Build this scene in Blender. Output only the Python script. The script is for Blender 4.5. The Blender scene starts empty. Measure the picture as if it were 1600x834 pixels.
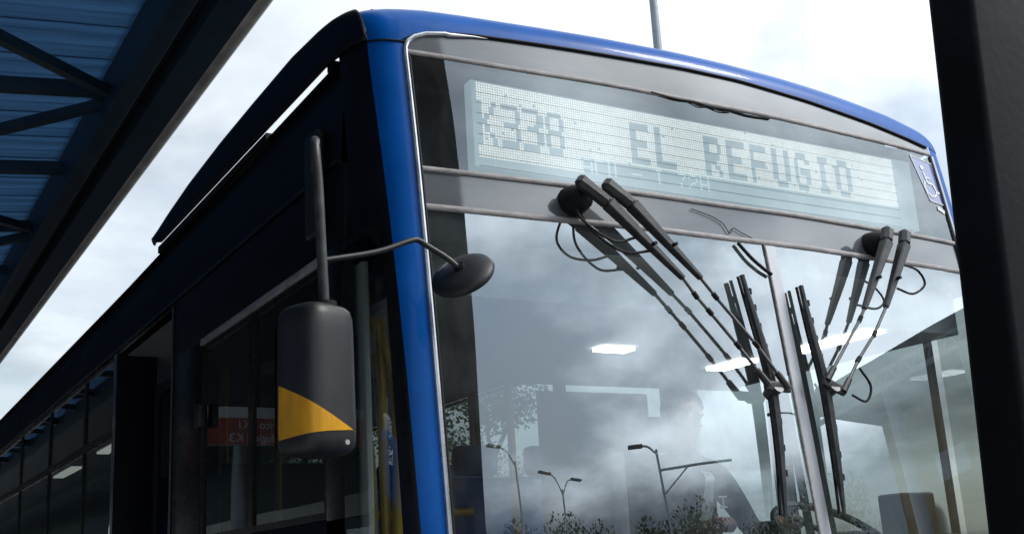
import bpy, bmesh, math, random
from mathutils import Vector, Matrix, noise
import numpy as np
R_ = math.radians
sc = bpy.context.scene
rng = random.Random(7)

# ------------------------------------------------------------------ camera
cam = bpy.data.cameras.new('camera'); cam_o = bpy.data.objects.new('camera', cam)
sc.collection.objects.link(cam_o); sc.camera = cam_o
CAM = Vector((-1.247, -2.805, 1.6))
yaw, pitch, roll = 0.5488, 0.2592, -0.0596
fw = Vector((math.sin(yaw)*math.cos(pitch), math.cos(yaw)*math.cos(pitch), math.sin(pitch)))
rt = Vector((math.cos(yaw), -math.sin(yaw), 0)); up = rt.cross(fw)
r2 = rt*math.cos(roll) + up*math.sin(roll); u2 = -rt*math.sin(roll) + up*math.cos(roll)
cam_o.matrix_world = Matrix(((r2.x, u2.x, -fw.x, CAM.x), (r2.y, u2.y, -fw.y, CAM.y), (r2.z, u2.z, -fw.z, CAM.z), (0, 0, 0, 1)))
cam.sensor_width = 36; cam.lens = 36*1765.8/1600
cam.clip_start = 0.02; cam.clip_end = 12000

# ------------------------------------------------------------------ sky and sun
SUN_AZ, SUN_EL = R_(122), R_(46)                # azimuth from +y towards +x
sun_dir = Vector((math.sin(SUN_AZ)*math.cos(SUN_EL), math.cos(SUN_AZ)*math.cos(SUN_EL), math.sin(SUN_EL)))
world = bpy.data.worlds.new('World'); sc.world = world; world.use_nodes = True
wt = world.node_tree; wt.nodes.clear()
def wn(t, **k):
    n = wt.nodes.new(t)
    for a, b in k.items(): setattr(n, a, b)
    return n
def wl(a, b): wt.links.new(a, b)
def wmath(op, a, b=None, clamp=False):
    n = wn('ShaderNodeMath', operation=op); n.use_clamp = clamp
    for i, v in enumerate((a, b)):
        if v is None: continue
        if isinstance(v, (int, float)): n.inputs[i].default_value = v
        else: wl(v, n.inputs[i])
    return n.outputs[0]
def wramp(fac, stops, interp='EASE'):
    n = wn('ShaderNodeValToRGB'); n.color_ramp.interpolation = interp
    e = n.color_ramp.elements
    while len(e) < len(stops): e.new(0.5)
    for el, (p, c) in zip(e, stops): el.position = p; el.color = (c[0], c[1], c[2], 1)
    wl(fac, n.inputs[0]); return n.outputs[0]
def wmix(kind, fac, a, b):
    n = wn('ShaderNodeMix', data_type='RGBA', blend_type=kind)
    for i, v in ((0, fac), (6, a), (7, b)):
        if isinstance(v, (int, float)): n.inputs[i].default_value = v
        elif isinstance(v, tuple): n.inputs[i].default_value = (*v, 1)
        else: wl(v, n.inputs[i])
    return n.outputs[2]
sky = wn('ShaderNodeTexSky', sky_type='NISHITA'); sky.sun_disc = False
sky.sun_elevation = SUN_EL; sky.sun_rotation = SUN_AZ; sky.air_density = 1.2; sky.dust_density = 1.5
skyc = wmix('MULTIPLY', 1.0, sky.outputs[0], (0.14, 0.14, 0.14))
tc = wn('ShaderNodeTexCoord'); sep = wn('ShaderNodeSeparateXYZ'); wl(tc.outputs['Generated'], sep.inputs[0])
zz = wmath('MAXIMUM', sep.outputs[2], 0.0); den = wmath('ADD', zz, 0.22)
cmb = wn('ShaderNodeCombineXYZ')
wl(wmath('DIVIDE', sep.outputs[0], den), cmb.inputs[0]); wl(wmath('DIVIDE', sep.outputs[1], den), cmb.inputs[1])
def wnoise(scale, off, detail=6, rough=0.55, dist=0.0):
    mp = wn('ShaderNodeMapping'); mp.inputs['Location'].default_value = off; wl(cmb.outputs[0], mp.inputs[0])
    n = wn('ShaderNodeTexNoise'); n.inputs['Scale'].default_value = scale; n.inputs['Detail'].default_value = detail
    n.inputs['Roughness'].default_value = rough; n.inputs['Distortion'].default_value = dist
    wl(mp.outputs[0], n.inputs[0]); return n.outputs[0]
cover = wramp(wnoise(0.85, (3.1, 1.7, 0), 7, 0.58, 0.3), [(0.36, (0, 0, 0)), (0.60, (1, 1, 1))])
thick = wramp(wnoise(0.8, (26.064, 31.549, 0), 6, 0.55, 0.2), [(0.44, (1, 1, 1)), (0.62, (0.30, 0.325, 0.35))])
vd = wn('ShaderNodeVectorMath', operation='DOT_PRODUCT'); wl(tc.outputs['Generated'], vd.inputs[0]); vd.inputs[1].default_value = sun_dir
glow = wmath('POWER', wmath('MAXIMUM', vd.outputs['Value'], 0.0), 3.0)
lum = wmath('ADD', wmath('MULTIPLY', glow, 3.0), 1.08)
cl = wn('ShaderNodeCombineColor'); wl(wmath('MULTIPLY', lum, 0.93), cl.inputs[0]); wl(lum, cl.inputs[1]); wl(wmath('MULTIPLY', lum, 1.05), cl.inputs[2])
cloudc = wmix('MULTIPLY', 1.0, cl.outputs[0], thick)
fac = wmath('ADD', wmath('MULTIPLY', cover, 0.52), 0.44, True)
final = wmix('MIX', fac, skyc, cloudc)
# a dark rain bank low over the southern horizon
ragged = wmath('ADD', sep.outputs[2], wmath('MULTIPLY', wmath('SUBTRACT', wnoise(1.3, (4.0, 9.0, 0), 7, 0.6), 0.5), 0.16))
bank = wramp(ragged, [(0.175, (1, 1, 1)), (0.262, (0, 0, 0))])
south = wramp(wmath('MULTIPLY', sep.outputs[1], -1.0), [(0.05, (0, 0, 0)), (0.45, (1, 1, 1))])
final = wmix('MIX', wmath('MULTIPLY', bank, south), final, (0.17, 0.205, 0.25))
bg = wn('ShaderNodeBackground'); wl(final, bg.inputs[0]); bg.inputs[1].default_value = 1.0
wo = wn('ShaderNodeOutputWorld'); wl(bg.outputs[0], wo.inputs[0])

sun = bpy.data.lights.new('sun', 'SUN'); sun.energy = 2.0; sun.angle = R_(12); sun.color = (1, 0.95, 0.88)
sun_o = bpy.data.objects.new('sun', sun); sc.collection.objects.link(sun_o)
sun_o.rotation_euler = sun_dir.to_track_quat('Z', 'Y').to_euler(); sun_o.location = (20, 0, 30)
sc.view_settings.view_transform = 'Standard'; sc.view_settings.look = 'None'
sc.view_settings.gamma = 1; sc.view_settings.exposure = 0.0
sc.cycles.max_bounces = 10; sc.cycles.transparent_max_bounces = 24; sc.cycles.glossy_bounces = 5
sc.cycles.caustics_reflective = False; sc.cycles.caustics_refractive = False
sc.cycles.use_denoising = True

# ------------------------------------------------------------------ helpers
COL = sc.collection
OFF = Vector((0, 0, 0))
def setoff(v):
    global OFF; OFF = Vector(v)
def empty(name, loc, label, cat, group=None, rotz=0):
    o = bpy.data.objects.new(name, None); COL.objects.link(o); o.location = loc; o.rotation_euler = (0, 0, rotz)
    o.empty_display_size = 0.2; tag(o, label, cat, group); return o
def tag(o, label=None, cat=None, group=None, kind=None):
    if label: o['label'] = label
    if cat: o['category'] = cat
    if group: o['group'] = group
    if kind: o['kind'] = kind
    return o
def mesh(name, vs, fs, mat=None, parent=None, smooth=False, fm=None):
    me = bpy.data.meshes.new(name)
    me.from_pydata([tuple(Vector(v)-OFF) for v in vs], [], fs)
    o = bpy.data.objects.new(name, me); COL.objects.link(o)
    if mat is not None:
        for m in (mat if isinstance(mat, (list, tuple)) else [mat]): me.materials.append(m)
    if fm:
        for p, i in zip(me.polygons, fm): p.material_index = i
    if smooth:
        for p in me.polygons: p.use_smooth = True
    if parent: o.parent = parent
    me.update(); return o
class MB:
    def __init__(s): s.v = []; s.f = []
    def add(s, vs, fs):
        b = len(s.v); s.v += [Vector(v) for v in vs]; s.f += [tuple(i+b for i in f) for f in fs]; return s
    def box(s, c, d, rot=None):
        c = Vector(c); hx, hy, hz = d[0]/2, d[1]/2, d[2]/2
        vs = [Vector((x, y, z)) for x in (-hx, hx) for y in (-hy, hy) for z in (-hz, hz)]
        if rot is not None: vs = [rot @ v for v in vs]
        return s.add([c+v for v in vs], [(0, 1, 3, 2), (4, 6, 7, 5), (0, 4, 5, 1), (2, 3, 7, 6), (0, 2, 6, 4), (1, 5, 7, 3)])
    def lohi(s, lo, hi):
        return s.box([(a+b)/2 for a, b in zip(lo, hi)], [abs(b-a) for a, b in zip(lo, hi)])
    def bar(s, a, b, w, h=None, upv=(0, 0, 1)):
        a, b = Vector(a), Vector(b); h = h or w; d = (b-a); L = d.length; d.normalize()
        x = d.cross(Vector(upv)); x = x.normalized() if x.length > 1e-4 else Vector((1, 0, 0)); y = x.cross(d)
        rot = Matrix((x, d, y)).transposed()
        return s.box((a+b)/2, (w, L, h), rot)
    def tube(s, pts, r, n=10, cap=True):
        pts = [Vector(p) for p in pts]; rs = r if isinstance(r, (list, tuple)) else [r]*len(pts)
        vs, fs = [], []; prev = None
        for i, p in enumerate(pts):
            d = (pts[min(i+1, len(pts)-1)]-pts[max(i-1, 0)]).normalized()
            if prev is None:
                x = d.orthogonal().normalized()
            else:
                x = (prev-d*prev.dot(d)); x = x.normalized() if x.length > 1e-5 else d.orthogonal().normalized()
            prev = x; y = d.cross(x)
            vs += [p+(x*math.cos(2*math.pi*k/n)+y*math.sin(2*math.pi*k/n))*rs[i] for k in range(n)]
        for i in range(len(pts)-1):
            for k in range(n): fs.append((i*n+k, i*n+(k+1) % n, (i+1)*n+(k+1) % n, (i+1)*n+k))
        if cap: fs.append(tuple(range(n-1, -1, -1))); fs.append(tuple(range((len(pts)-1)*n, len(pts)*n)))
        return s.add(vs, fs)
    def build(s, name, mat, parent=None, smooth=False, bevel=0, seg=2, flat=False):
        o = mesh(name, s.v, s.f, mat, parent, smooth)
        if bevel:
            bm = bmesh.new(); bm.from_mesh(o.data)
            bmesh.ops.bevel(bm, geom=bm.edges[:], offset=bevel, segments=seg, profile=0.6, affect='EDGES', clamp_overlap=True)
            bm.to_mesh(o.data); bm.free()
            for p in o.data.polygons: p.use_smooth = not flat
        elif smooth:
            try: o.data.set_sharp_from_angle(angle=R_(40))
            except Exception: pass
        return o
def curve(pts, n=8):
    """Catmull-Rom through the points"""
    P = [Vector(p) for p in pts]; out = []
    for i in range(len(P)-1):
        a = P[i-1] if i else P[0]*2-P[1]; b, c = P[i], P[i+1]; d = P[i+2] if i+2 < len(P) else P[-1]*2-P[-2]
        for k in range(n):
            t = k/n
            out.append(0.5*((2*b)+(c-a)*t+(2*a-5*b+4*c-d)*t*t+(3*b-a-3*c+d)*t**3))
    out.append(P[-1]); return out
def grid(name, fn, us, vs, mat, parent=None, smooth=True, thick=0):
    V = [fn(u, v) for u in us for v in vs]; n = len(vs)
    F = [(i*n+j, (i+1)*n+j, (i+1)*n+j+1, i*n+j+1) for i in range(len(us)-1) for j in range(n-1)]
    o = mesh(name, V, F, mat, parent, smooth)
    if thick:
        m = o.modifiers.new('solid', 'SOLIDIFY'); m.thickness = thick; m.offset = -1
    return o
def lin(a, b, n): return [a+(b-a)*i/(n-1) for i in range(n)]
def interp(x, xs, ys): return float(np.interp(x, xs, ys))
def copy_tree(o, parent=None):
    c = o.copy(); COL.objects.link(c); c.parent = parent
    for ch in o.children: copy_tree(ch, c)
    return c

# ------------------------------------------------------------------ materials
def mat_new(name):
    m = bpy.data.materials.new(name); m.use_nodes = True; nt = m.node_tree; nt.nodes.clear()
    return m, nt, nt.nodes.new('ShaderNodeOutputMaterial')
def paint(name, col, rough=0.5, metal=0.0, coat=0.0, var=0.15, scale=6.0, bump=0.0, bscale=60, spec=0.5, stretch=(1, 1, 1), rvar=0.12, col2=None, trans=0.0, coat_ior=1.5, glow=None):
    m, nt, out = mat_new(name); N, L = nt.nodes.new, nt.links.new
    b = N('ShaderNodeBsdfPrincipled'); L(b.outputs[0], out.inputs[0])
    tcn = N('ShaderNodeTexCoord'); mp = N('ShaderNodeMapping'); mp.inputs['Scale'].default_value = stretch
    L(tcn.outputs['Object'], mp.inputs[0])
    n = N('ShaderNodeTexNoise'); n.inputs['Scale'].default_value = scale; n.inputs['Detail'].default_value = 6; n.inputs['Roughness'].default_value = 0.6
    L(mp.outputs[0], n.inputs[0])
    r = N('ShaderNodeValToRGB'); e = r.color_ramp.elements
    a = [c*(1-var) for c in col]; c2 = col2 or [min(1, c*(1+var)) for c in col]
    e[0].position = 0.3; e[0].color = (*a, 1); e[1].position = 0.7; e[1].color = (*c2, 1)
    L(n.outputs[0], r.inputs[0]); L(r.outputs[0], b.inputs['Base Color'])
    mr = N('ShaderNodeMapRange'); mr.inputs[3].default_value = max(0.02, rough-rvar); mr.inputs[4].default_value = min(1, rough+rvar)
    L(n.outputs[0], mr.inputs[0]); L(mr.outputs[0], b.inputs['Roughness'])
    b.inputs['Metallic'].default_value = metal; b.inputs['Specular IOR Level'].default_value = spec
    b.inputs['Coat Weight'].default_value = coat; b.inputs['Coat Roughness'].default_value = 0.06; b.inputs['Coat IOR'].default_value = coat_ior
    if glow: b.inputs['Emission Color'].default_value = (*glow[:3], 1); b.inputs['Emission Strength'].default_value = glow[3]
    if trans:
        tl = N('ShaderNodeBsdfTranslucent'); L(r.outputs[0], tl.inputs[0]); mx_ = N('ShaderNodeMixShader'); mx_.inputs[0].default_value = trans
        L(b.outputs[0], mx_.inputs[1]); L(tl.outputs[0], mx_.inputs[2]); L(mx_.outputs[0], out.inputs[0])
    if bump:
        n2 = N('ShaderNodeTexNoise'); n2.inputs['Scale'].default_value = bscale; n2.inputs['Detail'].default_value = 4
        L(mp.outputs[0], n2.inputs[0]); bp = N('ShaderNodeBump'); bp.inputs['Strength'].default_value = bump; bp.inputs['Distance'].default_value = 0.01
        L(n2.outputs[0], bp.inputs['Height']); L(bp.outputs[0], b.inputs['Normal'])
    return m
def glass(name, ior, tint, dirt=0.03, rough=0.0, dirtcol=(0.45, 0.45, 0.43), wav=0.0):
    m, nt, out = mat_new(name); N, L = nt.nodes.new, nt.links.new
    tr = N('ShaderNodeBsdfTransparent'); tr.inputs[0].default_value = (*tint, 1)
    gl = N('ShaderNodeBsdfGlossy'); gl.inputs['Roughness'].default_value = rough; gl.inputs[0].default_value = (0.87, 0.945, 1, 1)
    fr = N('ShaderNodeFresnel')      # a thin pane mirrors alike from both sides
    ge = N('ShaderNodeNewGeometry'); mi = N('ShaderNodeMapRange'); mi.inputs[3].default_value = ior; mi.inputs[4].default_value = 1/ior
    L(ge.outputs['Backfacing'], mi.inputs[0]); L(mi.outputs[0], fr.inputs[0])
    mx = N('ShaderNodeMixShader'); L(fr.outputs[0], mx.inputs[0]); L(tr.outputs[0], mx.inputs[1]); L(gl.outputs[0], mx.inputs[2])
    df = N('ShaderNodeBsdfDiffuse'); df.inputs[0].default_value = (*dirtcol, 1)
    tcn = N('ShaderNodeTexCoord'); mp = N('ShaderNodeMapping'); mp.inputs['Scale'].default_value = (1, 1, 0.35); L(tcn.outputs['Object'], mp.inputs[0])
    n = N('ShaderNodeTexNoise'); n.inputs['Scale'].default_value = 5; n.inputs['Detail'].default_value = 9; n.inputs['Roughness'].default_value = 0.68; L(mp.outputs[0], n.inputs[0])
    mr = N('ShaderNodeMapRange'); mr.inputs[1].default_value = 0.42; mr.inputs[2].default_value = 0.75; mr.inputs[3].default_value = dirt*0.3; mr.inputs[4].default_value = dirt*2.2
    L(n.outputs[0], mr.inputs[0])
    m2 = N('ShaderNodeMixShader'); L(mr.outputs[0], m2.inputs[0]); L(mx.outputs[0], m2.inputs[1]); L(df.outputs[0], m2.inputs[2]); L(m2.outputs[0], out.inputs[0])
    if wav:
        w = N('ShaderNodeTexNoise'); w.inputs['Scale'].default_value = 2.2; w.inputs['Detail'].default_value = 1; L(tcn.outputs['Object'], w.inputs[0])
        bp = N('ShaderNodeBump'); bp.inputs['Strength'].default_value = 1; bp.inputs['Distance'].default_value = wav; L(w.outputs[0], bp.inputs['Height'])
        L(bp.outputs[0], gl.inputs['Normal'])
    return m
def emit(name, col, s):
    m, nt, out = mat_new(name); e = nt.nodes.new('ShaderNodeEmission'); e.inputs[0].default_value = (*col, 1); e.inputs[1].default_value = s
    nt.links.new(e.outputs[0], out.inputs[0]); return m
M = dict(
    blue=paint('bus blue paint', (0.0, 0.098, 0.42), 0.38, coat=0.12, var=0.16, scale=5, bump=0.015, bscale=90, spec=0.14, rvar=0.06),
    navy=paint('shade-dark navy paint', (0.004, 0.005, 0.011), 0.52, var=0.4, scale=4, spec=0.22, stretch=(1, .4, 1.5), rvar=0.15),  # near black: shade of the station side put into the paint colour
    black=paint('black gloss trim', (0.006, 0.006, 0.007), 0.28, var=0.3, scale=8, spec=0.35),
    rubber=paint('black rubber', (0.012, 0.012, 0.013), 0.65, var=0.3, scale=25, bump=0.2, spec=0.3),
    plastic=paint('black textured plastic', (0.020, 0.021, 0.024), 0.46, var=0.2, scale=14, bump=0.03, bscale=260, spec=0.5),
    wiper=paint('grey black powder coat', (0.030, 0.031, 0.034), 0.42, var=0.35, scale=30, bump=0.1, bscale=150, col2=(0.075, 0.075, 0.078)),
    wmetal=paint('worn wiper steel', (0.14, 0.14, 0.145), 0.40, metal=0.7, var=0.35, scale=40),
    silver=paint('dull silver strip', (0.50, 0.51, 0.53), 0.38, metal=0.45, var=0.12, scale=14, stretch=(1, 1, .3)),
    seal=paint('weathered grey seal', (0.34, 0.32, 0.32), 0.6, var=0.35, scale=18, stretch=(1, 1, 3), bump=0.2),
    trim=paint('silver edge trim', (0.55, 0.57, 0.60), 0.28, metal=0.8, var=0.15, scale=20),
    header=paint('grey header panel', (0.11, 0.12, 0.135), 0.34, var=0.18, scale=3.0, stretch=(1, 1, 4), coat=1.0, spec=0.15, rvar=0.08, coat_ior=1.85),
    dark=paint('dark interior plastic', (0.018, 0.019, 0.021), 0.6, var=0.25, scale=10),
    cabin=paint('pale grey cabin lining', (0.62, 0.63, 0.63), 0.7, var=0.08, scale=5),
    liner=paint('grey saloon lining', (0.24, 0.245, 0.25), 0.7, var=0.12, scale=5),
    liner2=paint('dark sky block wall', (0.06, 0.06, 0.055), 0.85, var=0.2, scale=1.5),
    floor_=paint('grey vinyl floor', (0.10, 0.10, 0.11), 0.6, var=0.15, scale=14),
    signback=paint('sign housing', (0.028, 0.030, 0.038), 0.6, var=0.2, scale=6),
    board=paint('pale teal display board', (0.58, 0.66, 0.67), 0.5, var=0.06, scale=9, glow=(0.62, 0.85, 0.88, 0.27)),  # faint glow added for diode light scattered over the board
    led=emit('lit white diode', (1.0, 0.98, 0.88), 1.05),
    ledc=emit('lit cyan white diode', (0.72, 0.93, 1.0), 0.95),
    icon=paint('pale blue access plate', (0.33, 0.38, 0.58), 0.3, var=0.06), iconb=paint('deep blue plate edge', (0.03, 0.05, 0.33), 0.3, var=0.06),
    white=paint('white paint', (0.78, 0.79, 0.80), 0.45, var=0.05),
    yellow=paint('yellow reflective film', (0.72, 0.34, 0.008), 0.34, var=0.16, scale=16, bump=0.06, bscale=90, stretch=(3, 1, 0.5)),
    rail=paint('yellow handrail', (0.62, 0.40, 0.03), 0.35, var=0.1),
    seatb=paint('blue seat shell', (0.03, 0.12, 0.40), 0.4, var=0.1),
    seatd=paint('charcoal seat fabric', (0.035, 0.037, 0.042), 0.85, var=0.2, scale=30, bump=0.2),
    lamp=emit('light panel', (1.0, 0.99, 0.95), 8.0), lampw=emit('weak light panel', (1.0, 0.99, 0.95), 1.2),
    lampd=emit('station light', (1.0, 0.98, 0.92), 3.0),
    wind=glass('windshield glass', 3.6, (0.62, 0.69, 0.69), 0.06, wav=0.0006),
    dest=glass('destination glass', 2.25, (0.74, 0.78, 0.79), 0.05, wav=0.0006),
    side=glass('side window glass', 2.2, (0.27, 0.31, 0.30), 0.01, wav=0.0008, dirtcol=(0.2, 0.2, 0.19)),
    quart=glass('quarter glass', 1.9, (0.62, 0.66, 0.64), 0.01, wav=0.0008, dirtcol=(0.2, 0.2, 0.19)),
    clear=glass('clear side glass', 1.5, (0.60, 0.65, 0.66), 0.01),
    frit=paint('dark grey band film', (0.05, 0.055, 0.066), 0.5, var=0.1),
    mirror=paint('mirror glass', (0.75, 0.77, 0.78), 0.03, metal=1.0, var=0.03, rvar=0.01),
    postm=paint('dark painted steel post', (0.0045, 0.0068, 0.0095), 0.7, var=0.4, scale=5, bump=0.1, bscale=40, spec=0.2),
    roofsheet=paint('blue roof sheet', (0.06, 0.17, 0.36), 0.45, var=0.35, scale=3.5, stretch=(0.35, 6, 1), rvar=0.1, trans=0.15),
    canopyst=paint('dark navy canopy steel', (0.018, 0.040, 0.065), 0.55, var=0.3, scale=5, spec=0.4),
    gutter=paint('grey gutter tube', (0.52, 0.48, 0.43), 0.45, var=0.35, scale=9, stretch=(1, 0.5, 1)),
    pole=paint('galvanised pole', (0.34, 0.38, 0.42), 0.5, metal=0.3, var=0.15),
    asphalt=paint('asphalt', (0.055, 0.055, 0.058), 0.9, var=0.25, scale=3, bump=0.4, bscale=120),
    concrete=paint('concrete', (0.40, 0.39, 0.37), 0.85, var=0.18, scale=4, bump=0.2, bscale=50),
    ochre=paint('ochre wall', (0.30, 0.22, 0.07), 0.8, var=0.15, scale=3),
    red=paint('red sign face', (0.36, 0.080, 0.055), 0.5, var=0.06),
    grass=paint('grass', (0.05, 0.09, 0.03), 0.95, var=0.3, scale=5),
    hill=paint('wooded hill', (0.04, 0.052, 0.064), 0.95, var=0.4, scale=0.02),
    leaf=paint('leaf', (0.035, 0.065, 0.022), 0.6, var=0.5, scale=1.6),
    bark=paint('bark', (0.09, 0.065, 0.045), 0.9, var=0.3, scale=12, bump=0.5),
    skin=paint('skin', (0.42, 0.23, 0.16), 0.5, var=0.08),
    hair=paint('hair', (0.012, 0.010, 0.009), 0.5, var=0.2),
    jacket=paint('dark blue jacket cloth', (0.022, 0.028, 0.042), 0.8, var=0.3, scale=18, bump=0.3, bscale=30),
    reflect=paint('silver reflective tape', (0.62, 0.66, 0.70), 0.35, metal=0.3, var=0.25, scale=22),
    trousers=paint('dark trousers', (0.02, 0.021, 0.026), 0.85, var=0.2),
    tyre=paint('tyre', (0.018, 0.018, 0.018), 0.85, var=0.2), rim=paint('rim', (0.4, 0.4, 0.41), 0.4, metal=0.7),
    amber=paint('amber lens', (0.8, 0.25, 0.02), 0.2), lens=paint('clear lamp lens', (0.7, 0.72, 0.74), 0.1, metal=0.4),
)

# ------------------------------------------------------------------ ground and setting
g = mesh('ground', [(-3000, -3000, 0), (3000, -3000, 0), (3000, 3000, 0), (-3000, 3000, 0)], [(0, 1, 2, 3)], M['grass']); tag(g, kind='structure')
g = mesh('road', [(-0.6, -60, 0.004), (6.2, -60, 0.004), (6.2, 90, 0.004), (-0.6, 90, 0.004)], [(0, 1, 2, 3)], M['asphalt']); tag(g, kind='structure')
g = mesh('forecourt', [(-60, -60, 0.008), (40, -60, 0.008), (40, -5.5, 0.008), (-60, -5.5, 0.008)], [(0, 1, 2, 3)], M['concrete']); tag(g, kind='structure')
g = MB().lohi((-7.5, -4.5, 0.0), (-0.62, 60, 0.12)).build('pavement', M['concrete'], bevel=0.02); tag(g, kind='structure')
g = MB().lohi((6.25, -7.0, 0.0), (15, 60, 1.1)).build('platform', M['concrete'], bevel=0.02); tag(g, kind='structure')
def hills(name, a0, a1, dist, h0, seed):
    vs, fs = [], []; n = 240; rows = ((0, 1.0), (.3, 1.1), (.62, 1.2), (.86, 1.31), (1.0, 1.4), (.9, 1.5))
    for i in range(n+1):
        a = a0+(a1-a0)*i/n; e = min(1, (n-i)/80, i/34); e = e*e*(3-2*e)
        for j, (q, d) in enumerate(rows):
            N_ = lambda f, k: noise.noise(Vector((i*f, seed+k, j*.7)))
            h = h0*q*(1+.10*N_(.03, 0)+.05*N_(.10, 5)+.018*N_(.27, 9))*(.35+.65*e)
            vs.append((math.sin(a)*dist*d, -math.cos(a)*dist*d, h*e-2))
    m = len(rows)
    for i in range(n):
        for j in range(m-1): fs.append((i*m+j, i*m+j+1, (i+1)*m+j+1, (i+1)*m+j))
    tag(mesh(name, vs, fs, M['hill'], smooth=True), kind='structure')
hills('hills', R_(-70), R_(78), 1500, 250, 3.3)

# ------------------------------------------------------------------ bus : shape functions
_co = np.polyfit([1.0, 1.65, 2.1, 2.6, 2.75, 3.114, 3.17], [-.228, -.165, -.122, -.072, -.055, -.003, .008], 3)
def ye(z): return float(np.polyval(_co, z))
def yg(x, z): t = (x-1.305)/1.175; return ye(z)-0.055*(1-t*t)
def ztop(x): return interp(x, [.126, .15, .181, .25, .369, .646, 1.18, 1.44, 1.79, 2.126, 2.35, 2.487], [3.147, 3.168, 3.182, 3.198, 3.211, 3.222, 3.238, 3.238, 3.218, 3.188, 3.16, 3.138])
def rz(x): return interp(x, [0, .066, .121, .256, .492, .878, 1.23, 1.7, 1.95, 2.31, 2.5, 2.61], [3.285, 3.317, 3.336, 3.350, 3.358, 3.374, 3.381, 3.378, 3.368, 3.338, 3.30, 3.25])
def corner(t, z, side=0):
    x = (1-t)**2*.13; y = 2*t*(1-t)*.011+t*t*.18+ye(z)
    return Vector((x if side == 0 else 2.61-x, y, z))
def front(s, z):
    """s<0 goes round the near corner, 0..1 across the front, s>1 round the far corner"""
    if s < 0: return corner(-s, z)
    if s > 1: return corner(s-1, z, 1)
    x = .13+s*2.35; return Vector((x, yg(x, z), z))

BUS = (1.305, 0.0, 0.0)
bus = empty('bus', BUS, 'blue articulated city bus with lit route sign and raised view of its windshield', 'bus'); setoff(BUS)
bus['label'] = 'large blue city bus with lit K338 route sign, wipers and dark side'

# windshield panes etc.
def pane(name, x0, x1, z0, z1, mat, d=0.0, nx=24, nz=14, parent=bus):
    return grid(name, lambda u, v: Vector((u, yg(u, v)+d, v)), lin(x0, x1, nx), lin(z0, z1, nz), mat, parent)
wsl = pane('windshield', 0.142, 1.378, 1.12, 2.598, M['wind'])
wsr = pane('windshield', 1.432, 2.470, 1.12, 2.598, M['wind'])
dg = pane('destination_glass', 0.142, 2.470, 2.728, 3.106, M['dest'])
pane('header_panel', 0.135, 2.477, 2.606, 2.716, M['header'], 0.002, 40, 6)
tp = grid('top_panel', lambda u, v: Vector((u, yg(u, 3.118+(ztop(u)-3.118)*v), 3.118+(ztop(u)-3.118)*v)), [.137+2.34*(i/60) for i in range(61)], lin(0, 1, 6), M['header'], bus)
# grey tint bands along the edges of the panes, just behind the glass
pane('tint_band', 0.15, 1.37, 2.505, 2.594, M['frit'], 0.009, 24, 4, wsl)
pane('tint_band', 1.335, 1.372, 1.2, 2.50, M['frit'], 0.009, 3, 12, wsl)
pane('tint_band', 1.438, 2.46, 2.515, 2.594, M['frit'], 0.009, 20, 4, wsr)
pane('tint_band', 1.438, 1.468, 1.2, 2.51, M['frit'], 0.009, 3, 12, wsr)
# seals: half-round beads that run along the seams
def bead(name, pts, r, mat, parent=bus, flat=0.5):
    return MB().tube(pts, r, 8).build(name, mat, parent, smooth=True)
for zc, hw in ((3.112, .0085), (2.722, .0085), (2.602, .0100)):
    grid('seal', lambda u, v: Vector((u, yg(u, zc)-(.0045 if abs(v) < .9 else .0005), zc+hw*v+.0012*math.sin(u*9))), lin(.137, 2.474, 60), [-1, -.8, 0, .8, 1], M['seal'], bus)
pane('divider', 1.386, 1.431, 1.12, 2.597, M['silver'], -0.002, 5, 20)
bead('divider_trim', [(1.381, yg(1.381, z)-0.003, z) for z in lin(1.12, 2.596, 20)], .0045, M['seal'])
for s, xx in ((0, .134), (1, 2.478)):
    path = [(xx, yg(xx, z)-0.003, z) for z in lin(0.9, 3.10, 40)]
    sg = -1 if s == 0 else 1
    if s == 0: path += [(xx+.002, yg(.14, 3.13)-.003, 3.128), (xx+.012, yg(.15, 3.15)-.003, 3.15), (xx+.035, yg(.17, 3.17)-.003, 3.170), (xx+.075, yg(.2, 3.18)-.003, 3.187), (xx+.14, yg(.27, 3.19)-.003, 3.197)]
    rr = [.0078]*len(path)
    if s == 0:
        ext = lin(.285, .42, 16); path += [(x, yg(x, ztop(x))-.006, ztop(x)-.007) for x in ext]; rr += [.0075-.0068*i/15 for i in range(16)]
    bead('edge_trim', path, rr, M['trim'])
    bead('edge_rubber', [(xx-sg*.011, yg(xx, z)-0.002, z) for z in lin(0.9, 3.10, 40)], .006, M['rubber'])

def scrawl(name, pts, r): MB().tube(curve([(x, yg(x, z)-.004, z) for x, z in pts], 4), r, 6).build(name, M['rubber'], bus, smooth=True)
scrawl('sealant_crack', [(1.09, 2.690), (1.17, 2.672), (1.215, 2.650), (1.235, 2.618), (1.255, 2.640), (1.285, 2.628), (1.33, 2.612)], .0016)
scrawl('sealant_crack', [(1.02, 3.112), (1.12, 3.103), (1.20, 3.106), (1.27, 3.098), (1.36, 3.101), (1.44, 3.094), (1.55, 3.099)], .0030)
scrawl('sealant_crack', [(1.18, 3.104), (1.22, 3.092), (1.26, 3.098), (1.31, 3.088), (1.36, 3.094)], .0020)

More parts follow.
